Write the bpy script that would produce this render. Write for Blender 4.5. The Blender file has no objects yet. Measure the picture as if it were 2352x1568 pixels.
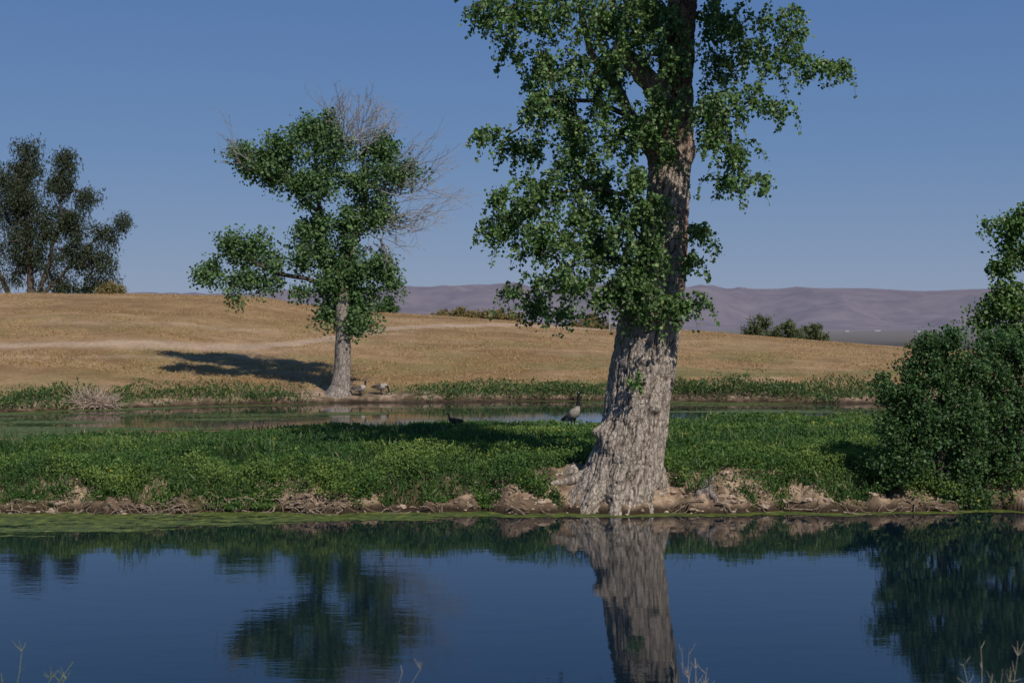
import bpy, math, numpy as np
from mathutils import Vector
rng = np.random.default_rng(7)
scene = bpy.context.scene
COL = scene.collection
R = math.radians

# ---------------------------------------------------------------- noise
def _h(ix, iy, iz, s):
    h = (ix.astype(np.int64)*374761393 + iy.astype(np.int64)*668265263 + iz.astype(np.int64)*1440662683 + s*974634777) & 0xffffffff
    h = ((h ^ (h >> 13))*1274126177) & 0xffffffff
    h = ((h ^ (h >> 15))*2246822519) & 0xffffffff
    h = h ^ (h >> 16)
    return (h & 0xffffff)/float(0xffffff)
def vn(x, y, z=0.0, s=0):
    x, y, z = np.broadcast_arrays(np.asarray(x, float), np.asarray(y, float), np.asarray(z, float))
    fx, fy, fz = np.floor(x), np.floor(y), np.floor(z)
    u, v, w = x-fx, y-fy, z-fz
    u = u*u*(3-2*u); v = v*v*(3-2*v); w = w*w*(3-2*w)
    def H(a, b, c): return _h(fx+a, fy+b, fz+c, s)
    a = H(0,0,0)*(1-u)+H(1,0,0)*u; b = H(0,1,0)*(1-u)+H(1,1,0)*u
    c = H(0,0,1)*(1-u)+H(1,0,1)*u; d = H(0,1,1)*(1-u)+H(1,1,1)*u
    return (a*(1-v)+b*v)*(1-w)+(c*(1-v)+d*v)*w
def fbm(x, y, z=0.0, s=0, o=4):
    t = 0; a = .5; n = 0
    for i in range(o):
        k = 2.03**i
        t = t+a*vn(np.asarray(x)*k+i*7.3, np.asarray(y)*k+i*3.1, np.asarray(z)*k, s+i); n += a; a *= .5
    return t/n
def sst(a, b, x):
    t = np.clip((np.asarray(x, float)-a)/(b-a), 0, 1); return t*t*(3-2*t)

# ---------------------------------------------------------------- mesh helpers
def mk(name, V, Q, mat, attrs=None, smooth=False, parent=None, loc=(0,0,0), cattr=None):
    V = np.asarray(V, np.float32); Q = np.asarray(Q, np.int32)
    me = bpy.data.meshes.new(name)
    me.vertices.add(len(V)); me.vertices.foreach_set("co", V.ravel())
    k = Q.shape[1]
    me.loops.add(Q.size); me.loops.foreach_set("vertex_index", Q.ravel())
    me.polygons.add(len(Q)); me.polygons.foreach_set("loop_start", np.arange(0, Q.size, k, dtype=np.int32))
    me.update(calc_edges=True)
    me.polygons.foreach_set("use_smooth", np.full(len(Q), smooth, dtype=bool))
    if attrs:
        for a, d in attrs.items():
            at = me.attributes.new(a, 'FLOAT', 'POINT'); at.data.foreach_set("value", np.asarray(d, np.float32))
    if cattr is not None:
        at = me.attributes.new("col", 'FLOAT_COLOR', 'POINT')
        c = np.ones((len(V), 4), np.float32); c[:, :3] = cattr; at.data.foreach_set("color", c.ravel())
    me.materials.append(mat)
    me.update()
    ob = bpy.data.objects.new(name, me); COL.objects.link(ob)
    ob.location = loc
    if parent: ob.parent = parent
    return ob
def empty(name, loc, label, cat, group=None):
    e = bpy.data.objects.new(name, None); COL.objects.link(e); e.location = loc
    e.empty_display_size = .3
    e["label"] = label; e["category"] = cat
    if group: e["group"] = group
    return e
def tube(P, r, sides=6):
    P = np.asarray(P, float); r = np.asarray(r, float); n = len(P)
    T = np.gradient(P, axis=0); T /= np.linalg.norm(T, axis=1)[:, None]+1e-9
    ref = np.array([0, 1., 0.]) if abs(T[:, 1]).mean() < .75 else np.array([1., 0, 0])
    A = np.cross(T, ref); A /= np.linalg.norm(A, axis=1)[:, None]+1e-9
    B = np.cross(T, A)
    th = np.linspace(0, 2*np.pi, sides, endpoint=False)
    V = P[:, None]+r[:, None, None]*(np.cos(th)[None, :, None]*A[:, None]+np.sin(th)[None, :, None]*B[:, None])
    i = np.arange(n-1)[:, None]*sides; j = np.arange(sides)[None]; j2 = (j+1) % sides
    Q = np.stack([i+j, i+j2, i+sides+j2, i+sides+j], -1).reshape(-1, 4)
    return V.reshape(-1, 3), Q
def cat(parts):
    Vs, Qs, o = [], [], 0
    for V, Q in parts:
        Vs.append(V); Qs.append(Q+o); o += len(V)
    return np.concatenate(Vs), np.concatenate(Qs)
def leafmesh(C, size, bias=(0, 0, -.6), width=.45, nb=(0, 0, .3), rg=rng, wide=.38):
    N = len(C)
    d = rg.normal(size=(N, 3))*.7+np.asarray(bias); d /= np.linalg.norm(d, axis=1)[:, None]
    n = rg.normal(size=(N, 3))+np.asarray(nb); n -= (n*d).sum(1)[:, None]*d; n /= np.linalg.norm(n, axis=1)[:, None]
    s = np.cross(d, n); sz = np.broadcast_to(np.asarray(size, float), (N,))[:, None]
    V = np.stack([C, C+sz*(d*wide-s*width+n*.10), C+sz*d, C+sz*(d*wide+s*width+n*.10)], 1).reshape(-1, 3)
    Q = np.arange(N*4).reshape(-1, 4)
    return V, Q
def addleaves(name, C, size, mat, rnd=None, **k):
    par = k.pop('parent', None); base = np.asarray(k.pop('base', (0, 0, 0)))
    V, Q = leafmesh(C, size, **k)
    if rnd is None: rnd = rng.random(len(C))
    return mk(name, V-base, Q, mat, {"rnd": np.repeat(rnd, 4)}, parent=par)

# ---------------------------------------------------------------- materials
def newmat(name):
    m = bpy.data.materials.new(name); m.use_nodes = True
    nt = m.node_tree; nt.nodes.clear()
    o = nt.nodes.new('ShaderNodeOutputMaterial')
    return m, nt, o
def N(nt, t, **k):
    n = nt.nodes.new(t)
    for a, b in k.items():
        if a in n.inputs.keys(): n.inputs[a].default_value = b
        else: setattr(n, a, b)
    return n
def ramp(nt, stops, src):
    r = nt.nodes.new('ShaderNodeValToRGB'); e = r.color_ramp.elements
    while len(e) < len(stops): e.new(.5)
    for i, (p, c) in enumerate(stops):
        e[i].position = p; e[i].color = (*c, 1)
    nt.links.new(src, r.inputs[0]); return r
def leafmat(name, stops, trans=.3, rough=.45, spec=.35):
    m, nt, o = newmat(name)
    a = N(nt, 'ShaderNodeAttribute', attribute_name="rnd")
    r = ramp(nt, stops, a.outputs['Fac'])
    p = N(nt, 'ShaderNodeBsdfPrincipled'); p.inputs['Roughness'].default_value = rough
    p.inputs['Specular IOR Level'].default_value = spec
    nt.links.new(r.outputs[0], p.inputs['Base Color'])
    t = N(nt, 'ShaderNodeBsdfTranslucent')
    g = N(nt, 'ShaderNodeMix', data_type='RGBA', blend_type='MULTIPLY'); g.inputs[0].default_value = 1
    g.inputs[7].default_value = (1.3, 1.5, .5, 1)
    nt.links.new(r.outputs[0], g.inputs[6]); nt.links.new(g.outputs[2], t.inputs[0])
    mx = N(nt, 'ShaderNodeMixShader'); mx.inputs[0].default_value = trans
    nt.links.new(p.outputs[0], mx.inputs[1]); nt.links.new(t.outputs[0], mx.inputs[2])
    nt.links.new(mx.outputs[0], o.inputs[0]); return m
def barkmat(name, c1, c2, scale=6, stretch=.3, bump=.6, dist=.03, attr=False):
    m, nt, o = newmat(name)
    tc = N(nt, 'ShaderNodeTexCoord'); mp = N(nt, 'ShaderNodeMapping'); mp.inputs['Scale'].default_value = (1, 1, stretch)
    nt.links.new(tc.outputs['Object'], mp.inputs[0])
    nz = N(nt, 'ShaderNodeTexNoise', Scale=scale*1.5, Detail=9.0, Roughness=.75); nt.links.new(mp.outputs[0], nz.inputs['Vector'])
    nw = N(nt, 'ShaderNodeTexNoise', Scale=scale*.7, Detail=4.0, Roughness=.6); nt.links.new(tc.outputs['Object'], nw.inputs['Vector'])
    wm = N(nt, 'ShaderNodeMix', data_type='RGBA', blend_type='ADD'); wm.inputs[0].default_value = 1.6/scale
    nt.links.new(mp.outputs[0], wm.inputs[6]); nt.links.new(nw.outputs['Color'], wm.inputs[7])
    vo = N(nt, 'ShaderNodeTexVoronoi', Scale=scale*1.3, feature='DISTANCE_TO_EDGE'); nt.links.new(wm.outputs[2], vo.inputs['Vector'])
    vo2 = N(nt, 'ShaderNodeTexVoronoi', Scale=scale*3.3, feature='DISTANCE_TO_EDGE'); nt.links.new(wm.outputs[2], vo2.inputs['Vector'])
    cr = ramp(nt, [(0, (.2, .2, .2)), (.13, (1, 1, 1))], vo.outputs['Distance'])
    cr2 = ramp(nt, [(0, (.55, .55, .55)), (.15, (1, 1, 1))], vo2.outputs['Distance'])
    m0 = N(nt, 'ShaderNodeMath', operation='MULTIPLY'); nt.links.new(cr.outputs[0], m0.inputs[0]); nt.links.new(cr2.outputs[0], m0.inputs[1])
    ml = N(nt, 'ShaderNodeMath', operation='MULTIPLY'); nt.links.new(m0.outputs[0], ml.inputs[0]); nt.links.new(nz.outputs['Fac'], ml.inputs[1])
    rc = ramp(nt, [(.12, c2), (.52, c1)], ml.outputs[0])
    last = rc.outputs[0]
    if attr:
        a = N(nt, 'ShaderNodeAttribute', attribute_name="cav")  # on the trunk this also carries shade painted on its upper part
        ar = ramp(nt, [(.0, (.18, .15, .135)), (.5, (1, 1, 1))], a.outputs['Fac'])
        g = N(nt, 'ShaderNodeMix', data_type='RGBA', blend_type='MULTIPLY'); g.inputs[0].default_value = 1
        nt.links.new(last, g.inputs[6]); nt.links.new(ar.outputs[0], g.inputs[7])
        b = N(nt, 'ShaderNodeAttribute', attribute_name="red")
        g2 = N(nt, 'ShaderNodeMix', data_type='RGBA', blend_type='MULTIPLY')
        g2.inputs[7].default_value = (.66, .42, .29, 1)
        nt.links.new(b.outputs['Fac'], g2.inputs[0]); nt.links.new(g.outputs[2], g2.inputs[6]); last = g2.outputs[2]
    p = N(nt, 'ShaderNodeBsdfPrincipled'); p.inputs['Roughness'].default_value = .95; p.inputs['Specular IOR Level'].default_value = .15
    nt.links.new(last, p.inputs['Base Color'])
    bp = N(nt, 'ShaderNodeBump', Strength=bump, Distance=dist); nt.links.new(ml.outputs[0], bp.inputs['Height'])
    nt.links.new(bp.outputs[0], p.inputs['Normal']); nt.links.new(p.outputs[0], o.inputs[0]); return m
def plain(name, col, rough=.8, var=.25, scale=8., metal=0, usecol=False):
    m, nt, o = newmat(name)
    tc = N(nt, 'ShaderNodeTexCoord'); nz = N(nt, 'ShaderNodeTexNoise', Scale=scale, Detail=5.0)
    nt.links.new(tc.outputs['Object'], nz.inputs['Vector'])
    lo = 1-var; hi = 1+var
    rr = ramp(nt, [(.3, (lo,)*3), (.7, (hi,)*3)], nz.outputs['Fac'])
    g = N(nt, 'ShaderNodeMix', data_type='RGBA', blend_type='MULTIPLY'); g.inputs[0].default_value = 1
    g.inputs[6].default_value = (*col, 1); nt.links.new(rr.outputs[0], g.inputs[7])
    if usecol:
        a = N(nt, 'ShaderNodeAttribute', attribute_name="col"); nt.links.new(a.outputs['Color'], g.inputs[6])
    p = N(nt, 'ShaderNodeBsdfPrincipled'); p.inputs['Roughness'].default_value = rough; p.inputs['Metallic'].default_value = metal
    p.inputs['Specular IOR Level'].default_value = .25
    nt.links.new(g.outputs[2], p.inputs['Base Color'])
    bp = N(nt, 'ShaderNodeBump', Strength=.4, Distance=.02); nt.links.new(nz.outputs['Fac'], bp.inputs['Height']); nt.links.new(bp.outputs[0], p.inputs['Normal'])
    nt.links.new(p.outputs[0], o.inputs[0]); return m

M_leaf1 = leafmat("cottonwood_leaf", [(0, (.038, .074, .022)), (.5, (.10, .185, .055)), (.9, (.16, .265, .085)), (1, (.25, .31, .11))], .32, .42, .33)
M_leaf2 = leafmat("cottonwood_leaf_far", [(0, (.040, .080, .028)), (.5, (.09, .17, .058)), (1, (.165, .25, .095))], .28, .45, .3)
M_dark = leafmat("willow_leaf", [(0, (.020, .032, .015)), (.6, (.042, .060, .028)), (1, (.08, .10, .05))], .25, .5)
M_bush = leafmat("bush_leaf", [(0, (.028, .065, .022)), (.6, (.058, .122, .040)), (1, (.12, .20, .07))], .28, .5, .25)
M_cover = leafmat("cover_leaf", [(0, (.026, .062, .019)), (.35, (.054, .12, .031)), (.6, (.088, .162, .040)), (.93, (.155, .225, .055)), (.97, (.25, .26, .05)), (1, (.38, .34, .06))], .28, .55, .22)
M_reed = leafmat("reed_leaf", [(0, (.025, .06, .018)), (.5, (.055, .11, .03)), (.85, (.11, .16, .045)), (1, (.30, .25, .12))], .25, .5, .3)
M_olive = leafmat("olive_leaf", [(0, (.05, .075, .035)), (.6, (.10, .125, .06)), (1, (.19, .20, .10))], .2, .6, .2)
M_straw = leafmat("straw", [(0, (.27, .17, .08)), (.5, (.37, .245, .125)), (.94, (.46, .325, .18)), (1, (.18, .18, .08))], .2, .85, .05)
M_brush = leafmat("dry_brush_leaf", [(0, (.14, .11, .05)), (.5, (.26, .19, .09)), (1, (.14, .16, .06))], .2, .8, .1)
M_bark1 = barkmat("cottonwood_bark", (.53, .45, .375), (.18, .145, .115), 9, .30, 1.0, .025, True)
M_bark2 = barkmat("grey_bark", (.40, .345, .30), (.15, .12, .10), 6, .28, .8, .04)
M_twig = barkmat("branch_bark", (.15, .12, .092), (.055, .043, .034), 10, .4, .3, .01)
M_dead = barkmat("dead_wood", (.34, .315, .295), (.25, .23, .215), 10, .4, .3, .01)
M_root = barkmat("root_wood", (.34, .26, .20), (.12, .085, .06), 12, .5, .5, .01)
M_clod = plain("dirt_clod", (.36, .27, .20), .95, .45, 9.)

# ---------------------------------------------------------------- terrain
CZ = 3.0
def Fx(X):
    X = np.asarray(X, float)
    return 22.42+.6*(fbm(X*.45+9, 0, 0, 3, 3)-.5)+.34*(vn(X*2.3, 0, 0, 5)-.5)+.16*(vn(X*6.3, 0, 0, 6)-.5)+.012*X-.25*np.exp(-((X-1.6)/1.0)**2)
def Bx(X): return np.interp(X, [-60, -14, -11, -7, -3, 1.3, 4.2, 10.2, 18, 60], [27.5, 27.6, 28.4, 32.6, 35.6, 36.8, 38.2, 40.3, 42, 43])+.5*(fbm(np.asarray(X)*.4, 2., 0, 8, 3)-.5)
def W2(X): return np.interp(X, [-80, -30, -17.2, -14, -6.4, 2, 13, 30, 80], [43, 44.5, 47, 49.5, 53, 54.4, 52.6, 52, 50])+.8*(fbm(np.asarray(X)*.5, 5., 0, 11, 3)-.5)
def Crest(X):
    return np.interp(X, [-200, -60, -36, -23.8, -17, -14.6, -10, -5.4, .7, 4.5, 6.9, 10, 13, 22, 27.7, 40, 200],
                     [3, 4.4, 4.72, 4.84, 4.7, 4.25, 3.72, 3.5, 3.1, 2.7, 2.5, 2.5, 2.4, 1.65, 1.15, .6, 0.5])
def GZ(X, Y):
    X = np.asarray(X, float); Y = np.asarray(Y, float)
    bed = -.7
    near = 1.35-1.35*sst(1.5, 9.6, Y)-.75*sst(9.0, 11.5, Y)
    f = Y-Fx(X); b = Bx(X)-Y
    up = np.interp(f, [-1.4, -.35, -.02, .08, .35, .9, 2.2, 6, 12], [-.7, -.3, -.06, .13, .25, .46, .68, .64, .42])
    dn = np.interp(b, [-1.5, 0, .5, 1.4, 4], [-.7, 0, .2, .36, 2])
    isl = np.minimum(up, dn)
    rough = fbm(X*1.7, Y*1.7, 0, 21, 4)-.5
    fine = 1-np.abs(2*fbm(X*4.5, Y*4.5, 0, 23, 5)-1)-.75
    bankm = np.exp(-((f-.45)/.5)**2)
    isl = isl+np.where(f > -.1, 1, 0)*(.10*rough+bankm*(.40*rough+.28*fine))*sst(-.1, .25, f)
    mound = .24*np.exp(-((X-.9)/.75)**2-((Y-23.05)/.5)**2)+(.08+.08*fine)*np.exp(-((X-3.5)/1.0)**2-((Y-23.0)/.45)**2)
    isl = isl+mound*sst(-.1, .35, f)
    t = Y-W2(X)
    bank = np.interp(t, [-1.5, 0, .35, 1.5, 3], [-.7, 0, .18, .36, .48])
    u = np.clip((t-2)/(44.), 0, 1)
    C = Crest(X*100/np.maximum(Y, 100))
    hill = (C-.5)*(np.sin(u*np.pi/2)*.75+.25*u)
    hill = hill+sst(3, 14, t)*(.5*(fbm(X*.07, Y*.07, 0, 31, 3)-.5)*(1-sst(80, 100, Y))+.08*(fbm(X*.8, Y*.8, 0, 33, 3)-.5))
    far = bank+hill
    d = sst(100, 520, Y)
    far = far*(1-d)+(-40)*d+d*3*(fbm(X*.004, Y*.004, 0, 41, 3)-.5)*sst(400, 1500, Y)
    z = np.where(Y < 15, np.maximum(near, bed), np.where(t > -1.6, far, np.maximum(isl, bed)))
    return z

def axis(segs):
    out = [segs[0][0]]
    for a, b, st in segs:
        n = max(1, int(round((b-a)/st))); out += list(np.linspace(a, b, n+1)[1:])
    return np.array(out)
geo = lambda a, b, n: list(np.geomspace(a, b, n))
xs = axis([(-60, -16, .6), (-16, -9, .14), (-9, 9, .04), (9, 16, .14), (16, 60, .6)])
xs = np.concatenate([-np.array(geo(62, 14000, 26))[::-1], xs, np.array(geo(62, 14000, 26))])
ys = axis([(-12, 9, .5), (9, 21, .6), (21.0, 21.9, .08), (21.9, 23.9, .03), (23.9, 30, .18), (30, 60, .25), (60, 130, .7)])
ys = np.concatenate([ys, np.array(geo(133, 16000, 60))])
GX, GY = np.meshgrid(xs, ys); gz = GZ(GX, GY)
nx, ny = len(xs), len(ys)
i = np.arange(ny-1)[:, None]*nx+np.arange(nx-1)[None]
Q = np.stack([i, i+1, i+nx+1, i+nx], -1).reshape(-1, 4)
X, Y, Z = GX.ravel(), GY.ravel(), gz.ravel()
def mixc(c, c2, m): return c*(1-m[:, None])+np.array(c2)[None]*m[:, None]
n1 = fbm(X*.9, Y*.9, 0, 51, 4); n2 = fbm(X*4, Y*4, 0, 53, 3); n3 = fbm(X*.11, Y*.16, 0, 55, 4)
c = np.tile(np.array([.43, .315, .225]), (len(X), 1))
c = mixc(c, (.18, .13, .09), sst(.45, .64, n2))
c = mixc(c, (.10, .085, .04), sst(.5, .66, fbm(X*1.3, Y*1.3, 0, 54, 4))*.7*(1-np.exp(-((X-2.3)/2.2)**4)))
f = Y-Fx(X)
gi = sst(.5, 1.5, f+(n1-.5)*1.8)*(Y < 46)
c = mixc(c, (.045, .068, .022), gi)
c = mixc(c, (.05, .035, .025), (1-sst(.05, .17, Z+.14*(n2-.5)))*(Y < 60))
t = Y-W2(X)
dry = sst(1.0, 2.6, t+(n1-.5)*2)
dc = mixc(np.tile(np.array([.39, .258, .14]), (len(X), 1)), (.28, .18, .09), sst(.38, .68, n3))
dc = mixc(dc, (.44, .305, .175), .7*sst(.48, .75, fbm(X*.3, Y*.5, 0, 57, 3)))
dc = mixc(dc, (.25, .165, .085), .45*sst(.5, .7, fbm(X*.9, Y*1.6, 0, 56, 4)))
gr_ = .7*sst(.46, .70, fbm(X*.25+3, Y*.35, 0, 58, 3))*(1-sst(62, 88, Y))*np.interp(X, [-20, -4, 4], [.45, .8, 1.15])
dc = mixc(dc, (.22, .20, .08), np.clip(gr_, 0, 1))
ty = np.interp(X, [-60, -30, -21, -17, -12, -9, -7, 0, 6, 12], [56, 58, 60.3, 61.8, 65.5, 72, 79, 91, 97, 101])
tm = np.exp(-((Y-ty+1.6*(n1-.5))/np.interp(X, [-20, -8, 5], [1.0, 1.7, 2.2]))**4)*(X < 9)
tm = np.maximum(tm, .35*np.exp(-((Y-ty-8+2*(n1-.5))/1.2)**2)*(X < -6)*sst(.35, .55, fbm(X*.2, Y*.2, 0, 59, 2)))
tm = np.maximum(tm, .5*np.exp(-((Y-ty+3.6+1.5*(n1-.5))/.5)**2)*(X < -5))
dc = mixc(dc, (.50, .37, .27), np.clip(tm*1.1, 0, 1)*.88)
c = c*(1-dry[:, None])+dc*dry[:, None]
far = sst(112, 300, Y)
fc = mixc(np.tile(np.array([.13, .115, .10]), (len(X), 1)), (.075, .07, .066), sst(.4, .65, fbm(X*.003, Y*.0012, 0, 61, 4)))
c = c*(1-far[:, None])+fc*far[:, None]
nb = (Y < 12); c[nb] = mixc(np.tile(np.array([.2, .15, .1]), (nb.sum(), 1)), (.05, .08, .03), n1[nb])
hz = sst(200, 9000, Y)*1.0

m, nt, o = newmat("ground_soil")
a = N(nt, 'ShaderNodeAttribute', attribute_name="col")
tc = N(nt, 'ShaderNodeTexCoord')
na = N(nt, 'ShaderNodeTexNoise', Scale=7.0, Detail=9.0, Roughness=.72); nt.links.new(tc.outputs['Object'], na.inputs['Vector'])
mp = N(nt, 'ShaderNodeMapping'); mp.inputs['Scale'].default_value = (1, .7, 1); nt.links.new(tc.outputs['Object'], mp.inputs[0])
nb_ = N(nt, 'ShaderNodeTexNoise', Scale=.8, Detail=8.0, Roughness=.7); nt.links.new(mp.outputs[0], nb_.inputs['Vector'])
ra = ramp(nt, [(.3, (.60, .58, .56)), (.7, (1.26, 1.26, 1.26))], na.outputs['Fac'])
rb = ramp(nt, [(.32, (.76, .74, .70)), (.68, (1.18, 1.16, 1.14))], nb_.outputs['Fac'])
g1 = N(nt, 'ShaderNodeMix', data_type='RGBA', blend_type='MULTIPLY'); g1.inputs[0].default_value = 1
g2 = N(nt, 'ShaderNodeMix', data_type='RGBA', blend_type='MULTIPLY'); g2.inputs[0].default_value = 1
nt.links.new(a.outputs['Color'], g1.inputs[6]); nt.links.new(ra.outputs[0], g1.inputs[7])
nt.links.new(g1.outputs[2], g2.inputs[6]); nt.links.new(rb.outputs[0], g2.inputs[7])
p = N(nt, 'ShaderNodeBsdfPrincipled'); p.inputs['Roughness'].default_value = .95; p.inputs['Specular IOR Level'].default_value = .1
nt.links.new(g2.outputs[2], p.inputs['Base Color'])
bp = N(nt, 'ShaderNodeBump', Strength=.95, Distance=.07); nt.links.new(na.outputs['Fac'], bp.inputs['Height']); nt.links.new(bp.outputs[0], p.inputs['Normal'])
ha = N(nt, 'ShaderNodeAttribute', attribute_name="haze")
p.inputs['Emission Color'].default_value = (.085, .088, .112, 1); nt.links.new(ha.outputs['Fac'], p.inputs['Emission Strength'])  # distance haze painted as a glow on the far ground
nt.links.new(p.outputs[0], o.inputs[0]); M_ground = m
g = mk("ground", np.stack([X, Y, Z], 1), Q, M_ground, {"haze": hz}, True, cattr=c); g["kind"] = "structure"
g["label"] = "dry golden grass slope and earthen pond banks"; g["category"] = "ground"

# distant hills
hx = np.linspace(-12000, 12000, 700); hy = np.linspace(8200, 14500, 150)
HX, HY = np.meshgrid(hx, hy)
v = (HY-8200)/6300
prof = np.interp(HX, [-12000, -5000, -3300, -2700, -1200, -300, 300, 1200, 4300, 12000], [250, 255, 225, 245, 290, 345, 320, 310, 300, 285])
rd = 1-np.abs(2*fbm(HX*.0009+3, HY*.00045, 0, 71, 5)-1)
rd2 = 1-np.abs(2*vn(HX*.0022+.8*fbm(HX*.001, HY*.001, 0, 75, 3), HY*.0006, 0, 74)-1)
rd3 = 1-np.abs(2*fbm(HX*.006, HY*.002, 0, 77, 3)-1)
HZ = -42+sst(0, .62, v)*(prof+42)*(.72+.18*rd+.10*rd2)*1.0
HZ += (1-sst(.35, .62, v))*sst(0, .2, v)*(230*(rd2-.62)+90*(rd3-.5))*.6
i = np.arange(149)[:, None]*700+np.arange(699)[None]
Q = np.stack([i, i+1, i+701, i+700], -1).reshape(-1, 4)
m, nt, o = newmat("hill_scrub_haze")
tc = N(nt, 'ShaderNodeTexCoord'); nz = N(nt, 'ShaderNodeTexNoise', Scale=.0035, Detail=10.0, Roughness=.65); nt.links.new(tc.outputs['Object'], nz.inputs['Vector'])
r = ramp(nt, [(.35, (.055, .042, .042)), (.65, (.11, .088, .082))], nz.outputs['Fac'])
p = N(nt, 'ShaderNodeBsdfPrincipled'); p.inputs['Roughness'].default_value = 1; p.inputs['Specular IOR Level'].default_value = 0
nt.links.new(r.outputs[0], p.inputs['Base Color']); p.inputs['Emission Color'].default_value = (.104, .106, .158, 1); p.inputs['Emission Strength'].default_value = 1  # aerial haze painted over the scrub as a faint even glow
nt.links.new(p.outputs[0], o.inputs[0])
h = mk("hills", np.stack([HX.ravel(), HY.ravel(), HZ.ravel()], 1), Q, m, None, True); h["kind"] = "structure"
h["label"] = "low hazy purple desert hills beyond the valley"; h["category"] = "hills"

# ---------------------------------------------------------------- water
m, nt, o = newmat("pond_water")
tc = N(nt, 'ShaderNodeTexCoord')
mp = N(nt, 'ShaderNodeMapping'); mp.inputs['Scale'].default_value = (.6, 1.5, 1); nt.links.new(tc.outputs['Object'], mp.inputs[0])
w1 = N(nt, 'ShaderNodeTexNoise', Scale=1.6, Detail=3.0, Roughness=.5); nt.links.new(mp.outputs[0], w1.inputs['Vector'])
w2 = N(nt, 'ShaderNodeTexNoise', Scale=9.0, Detail=3.0, Roughness=.5); nt.links.new(mp.outputs[0], w2.inputs['Vector'])
b1 = N(nt, 'ShaderNodeBump', Strength=.09, Distance=.02); nt.links.new(w1.outputs['Fac'], b1.inputs['Height'])
b2 = N(nt, 'ShaderNodeBump', Strength=.13, Distance=.004); nt.links.new(w2.outputs['Fac'], b2.inputs['Height']); nt.links.new(b1.outputs[0], b2.inputs['Normal'])
p = N(nt, 'ShaderNodeBsdfPrincipled'); p.inputs['Base Color'].default_value = (.003, .010, .018, 1); p.inputs['Roughness'].default_value = .02; p.inputs['IOR'].default_value = 1.45
nt.links.new(b2.outputs[0], p.inputs['Normal']); nt.links.new(p.outputs[0], o.inputs[0])
V = [(-70, 5, 0), (70, 5, 0), (70, 62, 0), (-70, 62, 0)]
w = mk("water", V, [[0, 1, 2, 3]], m); w["kind"] = "structure"; w["label"] = "calm dark blue pond water with reflections"; w["category"] = "water"

# algae mats
def algae_mask(X, Y):
    wd = np.interp(X, [-14, -7, -5, -3, 0, 3, 14], [3.2, 2.9, 2.0, 1.3, .7, .6, .5])
    g = (Y-(Fx(X)-wd))/wd
    nn = fbm(X*.5, Y*2.4, 0, 81, 5)
    return sst(0, .9, g)*.48+nn*1.5-.84+np.interp(X, [-8, -3, 0], [.05, .0, -.05])-.3*(g < 0)
def grid(x0, x1, y0, y1, sx, sy, fn, z):
    xa = np.arange(x0, x1, sx); ya = np.arange(y0, y1, sy); A, B = np.meshgrid(xa, ya)
    mk_ = fn(A, B); n = len(xa)
    i = (np.arange(len(ya)-1)[:, None]*n+np.arange(n-1)[None])
    keep = (mk_[:-1, :-1] > -.02) | (mk_[1:, 1:] > -.02) | (mk_[1:, :-1] > -.02) | (mk_[:-1, 1:] > -.02)
    i = i[keep]; Q = np.stack([i, i+1, i+n+1, i+n], -1)
    u, inv = np.unique(Q, return_inverse=True)
    V = np.stack([A.ravel(), B.ravel(), np.full(A.size, z)], 1)[u]
    return V, inv.reshape(-1, 4), mk_.ravel()[u]
V1, Q1, a1 = grid(-14, 14, 18.0, 23.0, .06, .05, algae_mask, .004)
def alg2(X, Y):
    nn = fbm(X*.22, Y*.8, 0, 91, 5)
    k = np.interp(X, [-22, -14, -8, -4, 2, 6, 12], [.04, .02, -.03, -.1, -.1, .04, .06])
    return nn-.56+k+.2*sst(1.2, 0, np.abs(Y-W2(X)+.4))
V2, Q2, a2 = grid(-22, 16, 28, 55, .15, .12, alg2, .004)
Va, Qa = cat([(V1, Q1), (V2, Q2)]); aa = np.concatenate([a1, a2])
m, nt, o = newmat("algae_mat")
at = N(nt, 'ShaderNodeAttribute', attribute_name="rnd")
tc = N(nt, 'ShaderNodeTexCoord'); nz = N(nt, 'ShaderNodeTexNoise', Scale=5.0, Detail=9.0, Roughness=.8); nt.links.new(tc.outputs['Object'], nz.inputs['Vector'])
r = ramp(nt, [(.34, (.014, .026, .008)), (.5, (.07, .10, .015)), (.68, (.24, .265, .04))], nz.outputs['Fac'])
p = N(nt, 'ShaderNodeBsdfPrincipled'); p.inputs['Roughness'].default_value = .6; nt.links.new(r.outputs[0], p.inputs['Base Color'])
bp = N(nt, 'ShaderNodeBump', Strength=.6, Distance=.03); nt.links.new(nz.outputs['Fac'], bp.inputs['Height']); nt.links.new(bp.outputs[0], p.inputs['Normal'])
ad = N(nt, 'ShaderNodeMath', operation='MULTIPLY_ADD'); ad.inputs[1].default_value = .9; nt.links.new(nz.outputs['Fac'], ad.inputs[0]); nt.links.new(at.outputs['Fac'], ad.inputs[2])
al = N(nt, 'ShaderNodeMapRange'); al.inputs['From Min'].default_value = .46; al.inputs['From Max'].default_value = .60; nt.links.new(ad.outputs[0], al.inputs['Value'])
mu = N(nt, 'ShaderNodeMath', operation='MULTIPLY'); mu.inputs[1].default_value = .95; nt.links.new(al.outputs[0], mu.inputs[0])
nt.links.new(mu.outputs[0], p.inputs['Alpha']); nt.links.new(p.outputs[0], o.inputs[0])
al_o = mk("algae", Va, Qa, m, {"rnd": aa}); al_o["kind"] = "stuff"; al_o["label"] = "yellow green algae mats floating along the pond bank"; al_o["category"] = "algae"

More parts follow.
